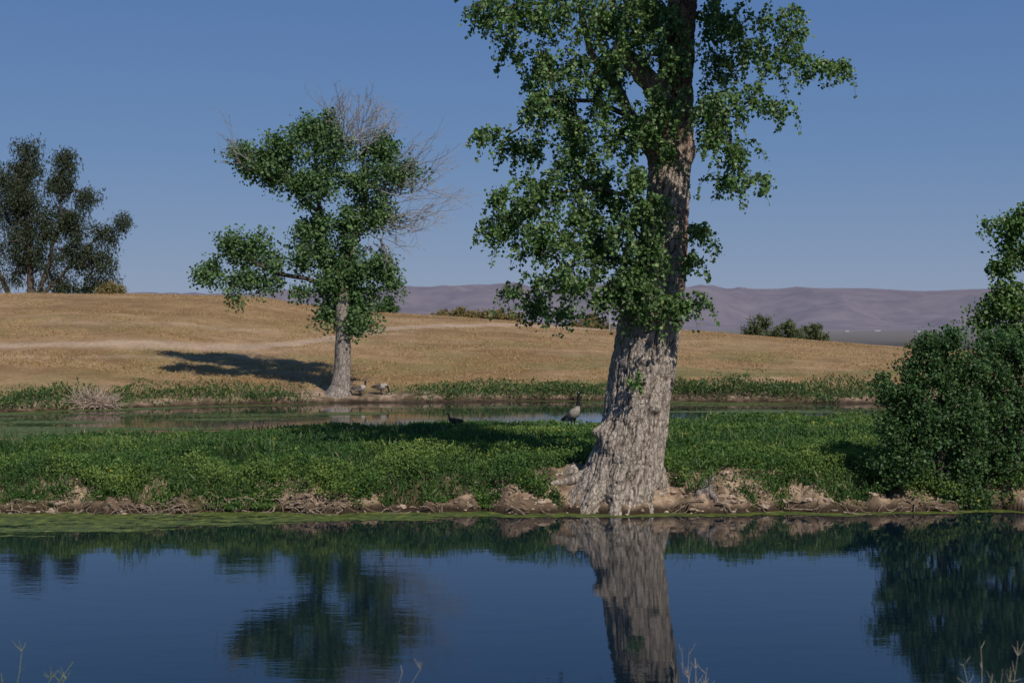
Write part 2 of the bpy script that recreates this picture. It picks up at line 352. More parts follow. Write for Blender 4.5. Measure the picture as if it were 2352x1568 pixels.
# ---------------------------------------------------------------- tree growth
def grow(limbs, tips, rg, step=.3, jit=.05, sag=.08, r0=.006, pw=.5):
    P, par, fix = [], [], []
    def nearest(q):
        A = np.array(P); return int(np.argmin(((A-q)**2).sum(1)))
    for li, L in enumerate(limbs):
        L = np.array(L, float); first = None if not P else nearest(L[0, :3]); prev = first if first is not None else -1
        seg = np.linalg.norm(np.diff(L[:, :3], axis=0), axis=1); s = np.concatenate([[0], np.cumsum(seg)])
        n = max(2, int(s[-1]/step)+1); tt = np.linspace(0, s[-1], n)
        R_ = np.stack([np.interp(tt, s, L[:, k]) for k in range(4)], 1)
        for k, q in enumerate(R_):
            if li > 0 and k > 0 and k < n-1: q[:3] += rg.normal(size=3)*jit*.5
            P.append(q[:3].copy()); par.append(prev); fix.append(q[3]); prev = len(P)-1
    A = np.array(P); d = np.sqrt(((tips[:, None]-A[None])**2).sum(-1)).min(1)
    order = np.argsort(d); isT = []
    tipchains = []
    arr = np.zeros((len(P)+len(tips)*60, 3)); n = len(P); arr[:n] = A
    for ti in order:
        T = tips[ti]; a = int(np.argmin(((arr[:n]-T)**2).sum(1))); A0 = arr[a].copy(); dist = np.linalg.norm(T-A0)
        k = min(50, max(2, int(dist/step)+1)); prev = a; ch = [A0]
        for q in range(1, k+1):
            t = q/k; pos = A0+(T-A0)*t+np.array([0, 0, sag*dist*4*t*(1-t)])
            if q < k: pos = pos+rg.normal(size=3)*jit
            arr[n] = pos; par.append(prev); fix.append(0.); prev = n; n += 1; ch.append(pos)
        isT.append(prev); tipchains.append(np.array(ch[-3:]))
    cnt = np.zeros(n); cnt[isT] = 1
    for k in range(n-1, 0, -1):
        if par[k] >= 0: cnt[par[k]] += cnt[k]
    fx = np.array(fix)
    rad = np.maximum(fx, r0*np.maximum(cnt, 1)**pw); rad = np.where(fx > .1, fx, rad)
    kids = [[] for _ in range(n)]
    for k in range(n):
        if par[k] >= 0: kids[par[k]].append(k)
    chains = []
    starts = [(k, None) for k in range(n) if par[k] < 0]
    while starts:
        s0, pre = starts.pop(); ch = [] if pre is None else [pre]; k = s0
        while True:
            ch.append(k)
            if not kids[k]: break
            ks = sorted(kids[k], key=lambda q: -rad[q]-cnt[q]*1e-4)
            for q in ks[1:]: starts.append((q, k))
            k = ks[0]
        chains.append(ch)
    return arr[:n], rad, chains, tipchains
def tubes(arr, rad, chains, minr=.003, sides=6, skip=None):
    out = []
    for ch in chains:
        if len(ch) < 2 or (skip and skip(ch)): continue
        P = arr[ch]; r = rad[ch].copy()
        if len(ch) > 1: r[0] = min(r[0], r[1]*1.2)
        r[-1] *= .5
        big = r.max() > .08
        out.append(tube(P, np.maximum(r, minr), 12 if big else (sides if r.max() > .02 else 4)))
    return cat(out)
def ell(c, rr, n, rg, pw=.5):
    d = rg.normal(size=(n, 3)); d /= np.linalg.norm(d, axis=1)[:, None]
    return np.array(c)+d*(rg.random(n)**pw)[:, None]*np.array(rr)
def scatter(tch, n, sig, rg, hang=0):
    out = []
    for ch in tch:
        m_ = max(1, int(n*rg.uniform(.3, 1.7)))
        t = rg.random(m_)*(len(ch)-1); i = np.minimum(t.astype(int), len(ch)-2); fr = (t-i)[:, None]
        p = ch[i]*(1-fr)+ch[i+1]*fr
        off = np.clip(rg.normal(size=(m_, 3)), -1.7, 1.7)*sig*rg.uniform(.6, 1.4)
        off[:, 2] -= rg.random(m_)*hang*rg.uniform(.3, 2.)
        out.append(p+off)
    return np.concatenate(out)
def sprays(tch, frac, nl, ln, rg):
    """thin hanging shoots with leaves along them"""
    tb, cs = [], []
    for ch in tch:
        if rg.random() > frac: continue
        s = ch[-1]; a = rg.uniform(0, 6.28); L_ = rg.uniform(.5, 1.4)*ln; o_ = np.array([math.cos(a), math.sin(a), 0])*L_*.6
        q = np.linspace(0, 1, 6)[:, None]; P = s+o_*q+np.array([0, 0, 1.])*(L_*(.25*q-1.15*q*q))
        tb.append(tube(P, np.linspace(.0045, .002, 6), 4))
        t = rg.random(nl)**.8*5; i = np.minimum(t.astype(int), 4); fr = (t-i)[:, None]
        cs.append(P[i]*(1-fr)+P[i+1]*fr+np.clip(rg.normal(size=(nl, 3)), -1.6, 1.6)*.03)
    return tb, np.concatenate(cs)
def S(scale, D):
    return lambda x, y, dd=0.: np.array([(x-1176)/scale, D+dd, CZ+(740-y)/scale])

# ================= big cottonwood
rg = np.random.default_rng(11)
D1 = 22.95; s1 = 3267/D1; K = S(s1, D1)
base = np.array([K(1435, 1170)[0], D1, 0.0])
e = empty("cottonwood_tree", base, "huge old cottonwood with furrowed grey bark standing on the pond bank", "tree")
ty_ = [1240, 1170, 1130, 1100, 1050, 1000, 950, 900, 800, 700, 600, 500, 400, 340, 270, 200, 100, 0, -150, -400, -800]
tcx = [1414, 1420, 1426, 1431, 1440, 1453, 1461, 1469, 1483, 1499, 1520, 1530, 1538, 1543, 1545, 1548, 1556, 1568, 1580, 1590, 1580]
tr = [116, 107, 100, 94, 86, 80, 77, 75, 73, 69, 58, 50, 47, 45, 45, 43, 38, 32, 30, 26, 12]
tz = np.array([K(0, y)[2] for y in ty_]); tX = np.array([K(x, 0)[0] for x in tcx]); tR = np.array(tr)/s1
zz = np.concatenate([np.arange(tz[0], 8.6, .018), np.arange(8.6, tz[-1], .2)])
na_ = 380; th = np.linspace(0, 2*np.pi, na_, endpoint=False)
TH, ZZ = np.meshgrid(th, zz)
CX = np.interp(zz, tz, tX)[:, None]; RR = np.interp(zz, tz, tR)[:, None]
ct, st_ = np.cos(TH), np.sin(TH)
low = fbm(ct*1.3+5, st_*1.3, ZZ*.8, 101, 3)-.5
fl = np.clip(1-ZZ/1.0, 0, 1)**1.7
flare = fl*(.13*np.cos(5*TH+.8+.6*np.sin(TH*2))+.10*np.cos(9*TH+2.)+.07*np.cos(14*TH)+.12+.20*np.clip(-ct, 0, 1)-.08*np.clip(-st_, 0, 1))
rb = RR*(1+.22*low+flare)
wx = fbm(ct*2+1, st_*2, ZZ*1.5, 111, 3)*.9
wy = fbm(ct*RR*6, st_*RR*6, ZZ*4, 112, 3)*1.2
r1 = 1-np.abs(2*vn(ct*RR*15+wy, st_*RR*15+wy, ZZ*3+wx*3, 113)-1)
r2 = 1-np.abs(2*vn(ct*RR*30+wy*2, st_*RR*30, ZZ*8+wx*2, 115)-1)
r3 = 1-np.abs(2*vn(ct*RR*8+wy, st_*RR*8+wy, ZZ*9+wy, 117)-1)
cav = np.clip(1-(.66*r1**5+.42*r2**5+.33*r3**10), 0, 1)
disp = .05*(cav-.7)+.045*(fbm(ct*RR*6, st_*RR*6, ZZ*4, 119, 5)-.5)
def knob(ang, z, amp, w_):
    global rb
    da = np.angle(np.exp(1j*(TH-ang)))*RR
    rb = rb+amp*np.exp(-(da**2+(ZZ-z)**2)/w_**2)*(1+.5*(fbm(ct*4, st_*4, ZZ*6, 120, 3)-.5))
knob(R(205), 1.26, .18, .12); knob(R(228), 1.10, .08, .12); knob(R(300), 1.65, .09, .09); knob(R(250), 2.5, .07, .3); knob(R(320), .5, .08, .18); knob(R(190), 5.9, .12, .3); knob(R(20), 5.75, .09, .2); knob(R(265), .9, .06, .2)
rr_ = rb+disp
V = np.stack([CX+ct*rr_, D1+st_*rr_, ZZ], -1).reshape(-1, 3)-base
nz_ = len(zz); i = np.arange(nz_-1)[:, None]*na_; j = np.arange(na_)[None]; j2 = (j+1) % na_
Q = np.stack([i+j, i+j2, i+na_+j2, i+na_+j], -1).reshape(-1, 4)
red = np.exp(-((np.angle(np.exp(1j*(TH-R(-28)))))/.32)**2)*sst(3.2, 3.8, ZZ)*(1-sst(4.6, 5.1, ZZ))*.8
red = np.clip(red+.7*sst(5.0, 6.4, ZZ), 0, 1)
cav_shade = cav*(1-.66*sst(5.6, 6.5, ZZ))  # crown shade on the upper trunk painted into the bark colour
trk = mk("trunk", V, Q, M_bark1, {"cav": cav_shade.ravel(), "red": red.ravel()}, True, parent=e)
def noisy_tube(pts, rads, sides, amp, seed, freq=6):
    pts = np.array(pts, float); seg = np.concatenate([[0], np.cumsum(np.linalg.norm(np.diff(pts, axis=0), axis=1))])
    n = max(6, int(seg[-1]/.04)); tt = np.linspace(0, seg[-1], n)
    P = np.stack([np.interp(tt, seg, pts[:, k]) for k in range(3)], 1)
    P[1:-1] = (P[:-2]+P[1:-1]*2+P[2:])/4
    r = np.interp(tt, seg, rads)
    V, Q = tube(P, r, sides)
    C = np.repeat(P, sides, axis=0); d = V-C
    nn = fbm(V[:, 0]*freq, V[:, 1]*freq, V[:, 2]*freq, seed, 3)-.5
    return C+d*(1+amp*nn)[:, None], Q
stub = noisy_tube([K(1545, 270, 0), K(1500, 205, -.25), K(1455, 165, -.4), K(1415, 125, -.5), K(1405, 116, -.5)], [.22, .18, .14, .11, .03], 24, .9, 140)
stub2 = noisy_tube([K(1530, 380, .1), K(1490, 330, .1), K(1452, 270, .15), K(1420, 200, .2), K(1360, 120, .3), K(1330, 0, .3)], [.2, .15, .10, .08, .06, .04], 20, .5, 143)
Vs, Qs = cat([stub, stub2])
cv = np.clip(fbm(Vs[:, 0]*9, Vs[:, 1]*9, Vs[:, 2]*5, 150, 3)*1.1, 0, 1)
rd_ = np.concatenate([np.full(len(stub[0]), .45), np.full(len(stub2[0]), .4)])
mk("broken_limb", Vs-base, Qs, M_bark1, {"cav": cv, "red": rd_}, True, parent=e)
rts = []
bx, by = base[0], D1
for k, (ang, ln, r_) in enumerate([(192, 1.25, .10), (206, .95, .09), (220, .85, .09), (234, .75, .10), (248, .65, .10), (264, .6, .11), (282, .6, .10), (300, .65, .10), (320, .65, .10), (342, .5, .09), (180, 1.45, .08)]):
    a_ = R(ang); dx, dy = math.cos(a_), math.sin(a_)
    pts = []
    for q in np.linspace(0, 1, 8):
        rr0 = .45+ln*q*.68
        px_, py_ = bx-.05+dx*rr0+.07*math.sin(q*6+k), by+dy*rr0*.8
        gz_ = float(GZ(px_, py_)); pts.append((px_, py_, max(gz_, -.05)*(q > .2)+(.34-.34*min(1, q*1.9)**.7)-.03))
    rts.append(noisy_tube(pts, [r_*1.2, r_*1.1, r_*1., r_*.8, r_*.62, r_*.45, r_*.3, r_*.15], 16, .4, 160+k, freq=7))
Vs, Qs = cat(rts)
mk("roots", Vs-base, Qs, M_bark1, {"cav": np.clip(fbm(Vs[:, 0]*14, Vs[:, 1]*14, Vs[:, 2]*14, 170, 3)*1.5-.15, 0, 1), "red": np.zeros(len(Vs))}, True, parent=e)

L1 = [(1230, 30, 150, 80, 40), (1110, 20, 40, 50, 8), (1400, 40, 130, 80, 40), (1250, 150, 90, 60, 20), (1170, 110, 35, 30, 5), (1380, 170, 90, 80, 26), (1330, 290, 110, 70, 28), (1220, 240, 55, 45, 9), (1280, 225, 70, 45, 12),
      (1190, 335, 75, 32, 12), (1120, 305, 40, 14, 6), (1430, 310, 60, 60, 14), (1250, 425, 90, 55, 22), (1390, 430, 80, 70, 26), (1140, 520, 55, 45, 13), (1150, 445, 45, 22, 6), (1250, 545, 100, 50, 24), (1300, 370, 90, 40, 12), (1200, 480, 60, 40, 8), (1330, 490, 70, 50, 12),
      (1385, 560, 100, 70, 30), (1290, 645, 100, 36, 18), (1180, 665, 45, 18, 6), (1400, 660, 75, 45, 20), (1230, 705, 40, 24, 6), (1300, 712, 70, 12, 7), (1470, 630, 55, 70, 18), (1450, 500, 55, 60, 14), (1505, 470, 40, 40, 9), (1495, 560, 50, 60, 13),
      (1560, 690, 65, 34, 12), (1590, 590, 22, 22, 5), (1600, 520, 30, 18, 6), (1490, 705, 70, 30, 9), (1465, 400, 45, 50, 11), (1490, 20, 80, 50, 20), (1475, 300, 45, 50, 11), (1535, 110, 65, 90, 24), (1450, 100, 50, 50, 9), (1505, 240, 45, 50, 9), (1560, 250, 35, 50, 5), (1540, 360, 30, 40, 4),
      (1660, 40, 80, 60, 24), (1790, 50, 80, 50, 16), (1740, 125, 100, 40, 18), (1870, 145, 60, 22, 9), (1925, 152, 24, 12, 4), (1650, 150, 50, 50, 11), (1700, 220, 85, 35, 11), (1790, 240, 30, 14, 4), (1640, 320, 35, 60, 8), (1690, 345, 45, 30, 8), (1640, 260, 50, 40, 7),
      (1660, 410, 45, 22, 7), (1735, 408, 35, 10, 4), (1620, 250, 30, 50, 5), (1460, 870, 16, 14, 2)]
tips = []
for (x, y, a_, b_, n) in L1:
    front = 1440 < x < 1620
    dd = -.8 if front else rg.uniform(-.5, .3)
    if x >= 1620 and y > 200: dd = -1.6
    dep = .25 if front else max(.35, min(.95, a_/s1*1.2))
    kk = (D1+dd)/D1
    c0 = K(x, y, dd); c0[0] *= kk; c0[2] = CZ+(c0[2]-CZ)*kk
    tips.append(ell(c0, (a_/s1, dep, b_/s1), int(n*1.75), rg, .66))
tipsv = np.concatenate(tips)
def trunkpt(y, dd=0.): return np.array([np.interp(K(0, y)[2], tz, tX), D1+dd, K(0, y)[2]])
limbs = [[(*trunkpt(y), .05) for y in (900, 700, 500, 340, 200, 0, -200, -500, -800)],
         [(*trunkpt(330), .06), (*K(1450, 270, .0), .05), (*K(1360, 230, .1), .035), (*K(1260, 230, .0), .02), (*K(1190, 300, -.1), .01)],
         [(*trunkpt(520), .055), (*K(1440, 450, -.1), .04), (*K(1340, 430, .0), .028), (*K(1220, 470, -.1), .015), (*K(1130, 530, -.1), .006)],
         [(*trunkpt(700), .045), (*K(1440, 600, -.3), .035), (*K(1330, 590, -.2), .02), (*K(1230, 650, -.3), .01)],
         [(*trunkpt(200), .08), (*K(1650, 80, -.1), .05), (*K(1740, 90, -.2), .03), (*K(1880, 140, -.2), .01)],
         [(*trunkpt(60), .08), (*K(1440, -30, .1), .06), (*K(1300, 0, 0), .04), (*K(1150, 20, 0), .015)],
         [(*trunkpt(300), .04), (*K(1640, 260, -.6), .025), (*K(1650, 350, -1.3), .012), (*K(1660, 410, -1.6), .006)]]
arr, rad, chains, tch = grow(limbs, tipsv, rg, .16, .03, .10, .0027, .5)
V, Q = tubes(arr, rad, chains, .003, 6, skip=lambda ch: ch[0] == 0)
tb, cs = sprays(tch, .85, 28, .40, rg)
V, Q = cat([(V, Q)]+tb)
mk("branches", V-base, Q, M_twig, None, True, parent=e)
C = np.concatenate([scatter(tch, 17, .06, rg, .10), cs])
addleaves("crown", C, rg.uniform(.036, .078, len(C)), M_leaf1, None, parent=e, base=base, bias=(0, 0, -.7), nb=(.4, -.8, .5), rg=rg, width=.5)
up = []
for (x, y, z, r_, n) in [(.2, .4, 9.5, 2.0, 46), (3.2, .4, 9.8, 1.8, 36), (1.6, .4, 11.8, 2.1, 44), (-1.2, .4, 10.6, 1.4, 22), (4.6, .2, 10.8, 1.5, 20), (2.2, .4, 13.4, 1.6, 30), (3.7, -2.0, 9.5, .85, 34), (4.3, -3.0, 9.7, .8, 16), (4.4, -2.4, 10.9, 1.2, 20)]:  # lobes set well forward are added out of view to shade the upper trunk
    up.append(ell((x, D1+y, z), (r_, min(1.7, r_), r_*.65), n, rg))
up = np.concatenate(up)
arr, rad, chains, tch = grow([[(*trunkpt(y), .08) for y in (0, -300, -600, -800)]], up, rg, .4, .05, .08, .008)
V, Q = tubes(arr, rad, chains, .004, 5)
mk("upper_branches", V-base, Q, M_twig, None, True, parent=e)
C = scatter(tch, 65, .26, rg, .05)
addleaves("upper_crown", C, rg.uniform(.09, .15, len(C)), M_leaf1, None, parent=e, base=base, rg=rg)

# ================= generic tree
def maketree(name, label, K, sc, D, basexy, limbs, lobes, tipk, nleaf, sig, leaf, mat, seed, bark=M_bark2, width=.45, step=.35, r0=.009, dead=None, hang=.05, bias=(0, 0, -.3), wide=.38, catn="tree", trunk=True, depthk=1.0, group=None, nb=(.4, -.8, .5)):
    rg = np.random.default_rng(seed)
    base = np.array([basexy[0], basexy[1], float(GZ(basexy[0], basexy[1]))])
    e = empty(name, base, label, catn, group)
    tips = np.concatenate([ell(K(x, y, rg.uniform(-.3, .3)*a_/sc), (a_/sc, min(a_, b_)*1.15/sc*depthk, b_/sc), max(2, int(n*tipk)), rg, .5) for (x, y, a_, b_, n) in lobes])
    arr, rad, chains, tch = grow(limbs, tips, rg, step, step*.16, .06, r0)
    if trunk:
        L0 = np.array(limbs[0], float)
        cut = max(3, int(len(L0)*.62))
        seg = noisy_tube(L0[:cut+1, :3], L0[:cut+1, 3], 32, .22, seed, freq=3)
        mk("trunk", seg[0]-base, seg[1], bark, None, True, parent=e)
    V, Q = tubes(arr, rad, chains[1:] if trunk else chains, .004 if D < 40 else .008, 6)
    if trunk:
        V2_, Q2_ = tube(L0[cut-1:, :3], L0[cut-1:, 3]*.97, 14); V, Q = cat([(V, Q), (V2_, Q2_)])
    mk("branches", V-base, Q, M_twig, None, True, parent=e)
    C = scatter(tch, nleaf, sig, rg, hang)
    addleaves("crown", C, rg.uniform(.7, 1.35, len(C))*leaf, mat, None, parent=e, base=base, rg=rg, width=width, bias=bias, wide=wide, nb=nb)
    if dead is not None:
        parts = []
        for origins, arcp, nsh, fmin in dead:
            arcp = np.array(arcp, float); al_ = np.concatenate([[0], np.cumsum(np.linalg.norm(np.diff(arcp, axis=0), axis=1))])
            for k in range(nsh):
                tq = rg.random()*al_[-1]; tx = np.interp(tq, al_, arcp[:, 0]); tyy = np.interp(tq, al_, arcp[:, 1])
                oi = origins[int(np.argmin([(o_[0]-tx)**2+(o_[1]-tyy)**2+rg.uniform(0, 9000) for o_ in origins]))]
                kk = rg.uniform(fmin, 1.04); A0 = K(oi[0]+rg.normal()*14, oi[1]+rg.normal()*14, rg.normal()*.3)
                T = K(oi[0]+(tx-oi[0])*kk, oi[1]+(tyy-oi[1])*kk, rg.normal()*.8-.3); L_ = np.linalg.norm(T-A0)
                bend = rg.normal(size=3)*.12*L_+np.array([0, 0, -.10*L_])
                q = np.linspace(0, 1, 9)[:, None]; P = A0+(T-A0)*q+bend*4*q*(1-q)+rg.normal(size=(9, 3))*.04
                parts.append(tube(P, np.linspace(.021, .007, 9), 4))
                dirm = (T-A0)/L_
                for b_ in range(7):
                    i0 = rg.integers(2, 9); d_ = dirm+rg.normal(size=3)*.5; d_ /= np.linalg.norm(d_); l_ = L_*rg.uniform(.15, .38)
                    B = P[i0]+d_*l_*np.linspace(0, 1, 5)[:, None]+np.array([0, 0, 1.])*(.12*l_*np.linspace(0, 1, 5)**2)[:, None]
                    parts.append(tube(B, np.linspace(.010, .006, 5), 3))
                    for c_ in range(2):
                        d2 = d_+rg.normal(size=3)*.5; d2 /= np.linalg.norm(d2); l2 = l_*rg.uniform(.3, .6); j0 = rg.integers(1, 5)
                        parts.append(tube(B[j0]+d2*l2*np.linspace(0, 1, 3)[:, None], [.007, .006, .004], 3))
        V, Q = cat(parts)
        mk("dead_branches", V-base, Q, M_dead, None, True, parent=e)
    return e
# ================= second cottonwood
D2 = 53.9; s2 = 3267/D2; K2 = S(s2, D2)
b2 = K2(783, 920)
maketree("cottonwood_tree", "mid sized cottonwood with bare dead twigs beside the far pond bank", K2, s2, D2, (b2[0], D2),
    [[(*K2(772, 940), .85), (*K2(777, 915), .60), (*K2(782, 888), .38), (*K2(786, 850), .31), (*K2(788, 780), .29), (*K2(786, 700), .26), (*K2(790, 620), .20), (*K2(815, 540), .15), (*K2(840, 460), .10), (*K2(835, 370), .05)],
     [(*K2(786, 720, .1), .2), (*K2(755, 640, .2), .15), (*K2(730, 580, .3), .12), (*K2(735, 500, .3), .09), (*K2(720, 420, .2), .07), (*K2(730, 320), .04)],
     [(*K2(760, 660), .08), (*K2(690, 640), .07), (*K2(620, 620), .05), (*K2(540, 590), .03)],
     [(*K2(735, 490), .08), (*K2(670, 430), .06), (*K2(600, 380), .03)],
     [(*K2(790, 640), .10), (*K2(850, 600), .07), (*K2(890, 600), .03)]],
    [(555, 565, 70, 50, 30), (495, 630, 48, 38, 15), (575, 655, 75, 28, 15), (620, 610, 35, 45, 8), (610, 385, 85, 50, 36), (548, 350, 32, 30, 10), (650, 340, 60, 32, 20), (700, 300, 40, 30, 12), (740, 285, 42, 26, 14), (760, 345, 75, 45, 26), (700, 430, 65, 50, 26),
     (780, 420, 75, 50, 24), (870, 345, 50, 36, 18), (870, 410, 60, 45, 20), (930, 400, 45, 36, 12), (870, 490, 62, 45, 24), (710, 520, 60, 48, 26), (790, 520, 60, 50, 24), (695, 595, 38, 36, 10), (745, 580, 45, 45, 16), (790, 600, 55, 42, 18), (820, 630, 60, 42, 24), (875, 610, 42, 42, 18), (890, 655, 26, 26, 7), (755, 655, 50, 36, 14),
     (825, 690, 65, 40, 24), (830, 740, 40, 28, 14), (750, 722, 36, 28, 10), (700, 675, 32, 20, 6), (540, 685, 20, 12, 3)],
    1.65, 50, .185, .11, M_leaf2, 21, step=.5, r0=.0075,
    dead=[([(790, 400), (850, 430), (860, 510), (760, 340), (800, 330)], [(730, 245), (760, 215), (800, 225), (860, 225), (905, 285), (930, 340), (1000, 345), (1060, 365), (1050, 420), (1020, 480), (960, 500), (945, 565), (890, 590)], 56, .65),
          ([(780, 330), (820, 340), (840, 380)], [(730, 235), (770, 215), (830, 225), (890, 260), (920, 310)], 22, .7), ([(620, 380), (650, 350)], [(530, 320), (540, 290), (530, 370)], 4, .9), ([(860, 560)], [(900, 590), (860, 640), (940, 560)], 8, .7)])
# ================= dark willow trees on the crest
D3 = 104.; s3 = 3267/D3; K3 = S(s3, D3)
b3 = K3(72, 700)
maketree("willow_tree", "dark drooping tree with several slim trunks on the grassy crest", K3, s3, D3, (b3[0], D3),
    [[(*K3(72, 710), .30), (*K3(70, 640), .24), (*K3(66, 560), .2), (*K3(62, 450), .12), (*K3(62, 350), .06)],
     [(*K3(35, 705), .22), (*K3(5, 645), .18), (*K3(-30, 560), .12)],
     [(*K3(80, 695), .2), (*K3(110, 620), .16), (*K3(140, 500), .1), (*K3(150, 380), .05)],
     [(*K3(85, 695), .16), (*K3(160, 610), .12), (*K3(230, 540), .06)]],
    [(65, 335, 34, 26, 12), (50, 390, 44, 36, 17), (148, 362, 26, 28, 11), (142, 415, 42, 38, 17), (30, 470, 60, 50, 26), (105, 490, 55, 45, 20), (195, 445, 34, 24, 10), (175, 505, 50, 40, 19), (20, 550, 65, 55, 24), (90, 570, 65, 45, 20), (180, 570, 60, 42, 20), (60, 430, 45, 45, 13),
     (245, 525, 30, 28, 9), (278, 500, 22, 14, 6), (230, 595, 45, 36, 14), (215, 645, 55, 24, 13), (130, 640, 60, 30, 12), (30, 620, 55, 36, 10), (5, 400, 28, 26, 7), (-40, 480, 50, 60, 14), (-70, 560, 50, 60, 12), (170, 668, 55, 16, 8), (90, 530, 60, 40, 12)],
    1.8, 60, .30, .25, M_dark, 31, bark=M_twig, width=.15, step=.8, r0=.011, hang=.6, bias=(0, 0, -1.2), wide=.5)

# ================= bushes and tree on the islet, at the side
def bush(name, label, K, sc, D, bxy, lobes, tipk, nleaf, sig, leaf, mat, seed, width=.4, r0=.004, step=.15, depthk=1., cat_="bush", bias=(0, 0, .3), group=None, wide=.4):
    gz_ = float(GZ(bxy[0], bxy[1])); rg = np.random.default_rng(seed)
    limbs = []
    for k in range(7):
        x, y, a_, b_, n = lobes[k % len(lobes)]
        T = K(x, y, rg.uniform(-.3, .3)*a_/sc)
        B0 = np.array([bxy[0]+rg.uniform(-.2, .2)*a_/sc, bxy[1]+rg.uniform(-.1, .1), gz_-.05])
        md = B0*.5+T*.5+np.array([0, 0, .1]); q = r0*6
        limbs.append([(*B0, q), (*md, q*.7), (*T, q*.3)])
    return maketree(name, label, K, sc, D, bxy, limbs, lobes, tipk, nleaf, sig, leaf, mat, seed, width=width, step=step, r0=r0, trunk=False, catn=cat_, depthk=depthk, hang=0, bias=bias, group=group, wide=wide)
D4 = 22.9; s4 = 3267/D4; K4 = S(s4, D4)
bush("bush", "dense dark green bush overhanging the pond edge", K4, s4, D4, (K4(2150, 0)[0], D4),
     [(2165, 830, 65, 60, 28), (2120, 905, 65, 60, 28), (2065, 910, 55, 30, 15), (2200, 900, 65, 75, 30), (2100, 990, 85, 60, 36), (2200, 1000, 80, 75, 34), (2065, 1070, 75, 55, 32), (2180, 1090, 90, 55, 34), (2110, 1135, 105, 36, 30), (2190, 772, 28, 28, 8), (2130, 790, 26, 30, 9), (2025, 880, 22, 26, 7), (2230, 1150, 70, 24, 18), (2240, 840, 45, 60, 18), (2050, 990, 50, 50, 14), (2240, 960, 60, 60, 18), (2095, 835, 34, 32, 8)],
     1.7, 48, .085, .052, M_bush, 41)
D4 = 23.2; s4 = 3267/D4; K4 = S(s4, D4)
bush("bush", "tall dark green leafy bush with small leaves at the water's edge", K4, s4, D4, (K4(2320, 0)[0], D4),
     [(2310, 845, 70, 65, 30), (2290, 930, 75, 75, 34), (2360, 920, 70, 90, 32), (2280, 1030, 85, 75, 36), (2360, 1050, 80, 80, 32), (2280, 1110, 90, 55, 34), (2400, 1120, 90, 50, 20), (2270, 788, 26, 34, 8), (2420, 850, 60, 80, 20), (2330, 1155, 100, 28, 26), (2350, 800, 40, 40, 14)],
     1.7, 48, .085, .052, M_bush, 42)
D5 = 26.5; s5 = 3267/D5; K5 = S(s5, D5)
maketree("cottonwood_tree", "leafy green tree rising behind dark bushes", K5, s5, D5, (K5(2470, 0)[0], D5),
    [[(*K5(2470, 1120), .25), (*K5(2460, 900), .2), (*K5(2440, 750), .16), (*K5(2420, 600), .10), (*K5(2400, 500), .04)],
     [(*K5(2440, 800), .1), (*K5(2350, 770), .06), (*K5(2270, 730), .02)]],
    [(2350, 510, 45, 34, 14), (2295, 520, 36, 18, 7), (2340, 580, 55, 38, 18), (2300, 610, 30, 26, 8), (2310, 665, 40, 22, 9), (2265, 705, 36, 26, 11), (2330, 700, 50, 34, 18), (2260, 742, 25, 18, 4), (2330, 760, 50, 30, 14), (2420, 560, 60, 90, 26), (2420, 700, 60, 80, 26), (2400, 800, 70, 60, 20), (2410, 470, 40, 40, 10)],
    1.5, 42, .09, .07, M_leaf1, 43, bark=M_twig, step=.2, r0=.005)

# crest bushes
for k, (x, y, a_, b_, dd, mt, lb) in enumerate([(1745, 754, 48, 38, 108, M_olive, "grey green desert bush behind the dry grass crest"), (1808, 762, 42, 34, 107, M_olive, "grey green desert bush behind the dry grass crest"),
        (1866, 768, 46, 30, 108, M_olive, "grey green desert bush behind the dry grass crest"), (885, 708, 32, 26, 103, M_bush, "small green bush on the grassy crest"),
        (1050, 722, 60, 14, 102, M_brush, "low patch of dry brown brush on the crest"), (1140, 728, 60, 14, 102, M_brush, "low patch of dry brown brush on the crest"), (1350, 745, 50, 24, 102, M_brush, "low patch of dry brown brush on the crest"), (255, 668, 34, 22, 101, M_brush, "dry olive brown bush under the dark tree"), (2110, 800, 40, 14, 102, M_olive, "grey green desert bush behind the dry grass crest")]):
    sk = 3267/dd; Kk = S(sk, dd)
    bush("bush", lb, Kk, sk, dd, (Kk(x, 0)[0], dd), [(x, y, a_, b_*.8, 16), (x-a_*.55, y+b_*.3, a_*.5, b_*.6, 9), (x+a_*.55, y+b_*.3, a_*.5, b_*.6, 9), (x+a_*.1, y-b_*.45, a_*.3, b_*.4, 6), (x, y+b_*.7, a_*1.1, b_*.4, 12)],
         1.5, 46, .15, .16, mt, 60+k, r0=.012, step=.4, width=.3)

# ---------------------------------------------------------------- ground cover
rg = np.random.default_rng(77)
n = 290000
yy = 22.25+(rg.random(n)**1.75)*18; xx = rg.uniform(-1, 1, n)*(yy*.37+.6)
f = yy-Fx(xx); b = Bx(xx)-yy
hN = fbm(xx*1.1, yy*1.1, 0, 201, 4); hF = fbm(xx*3.3, yy*3.3, 0, 203, 3)
dens = sst(.22, .8, f+(hN-.52)*3.6)
dens *= 1-.95*np.exp(-((xx-.9)/.6)**2-((yy-22.8)/.7)**2); dens *= 1-.8*np.exp(-((xx-3.4)/.7)**2-((yy-22.7)/.5)**2)
dens = np.where((np.abs(xx-1.75) < .95) & (yy < 23.0), 0, dens)
keep = (rg.random(n) < dens) & (b > .15)
xx, yy, hN, hF, f = [q[keep] for q in (xx, yy, hN, hF, f)]
hh = (.03+.30*sst(.36, .68, hN)+.20*(hF-.4))*rg.uniform(.3, 1, len(xx))**.6*np.interp(yy, [23, 24.5, 27, 36], [1.0, .75, .5, .5])
C1 = np.stack([xx, yy, GZ(xx, yy)+np.maximum(hh, .01)], 1)
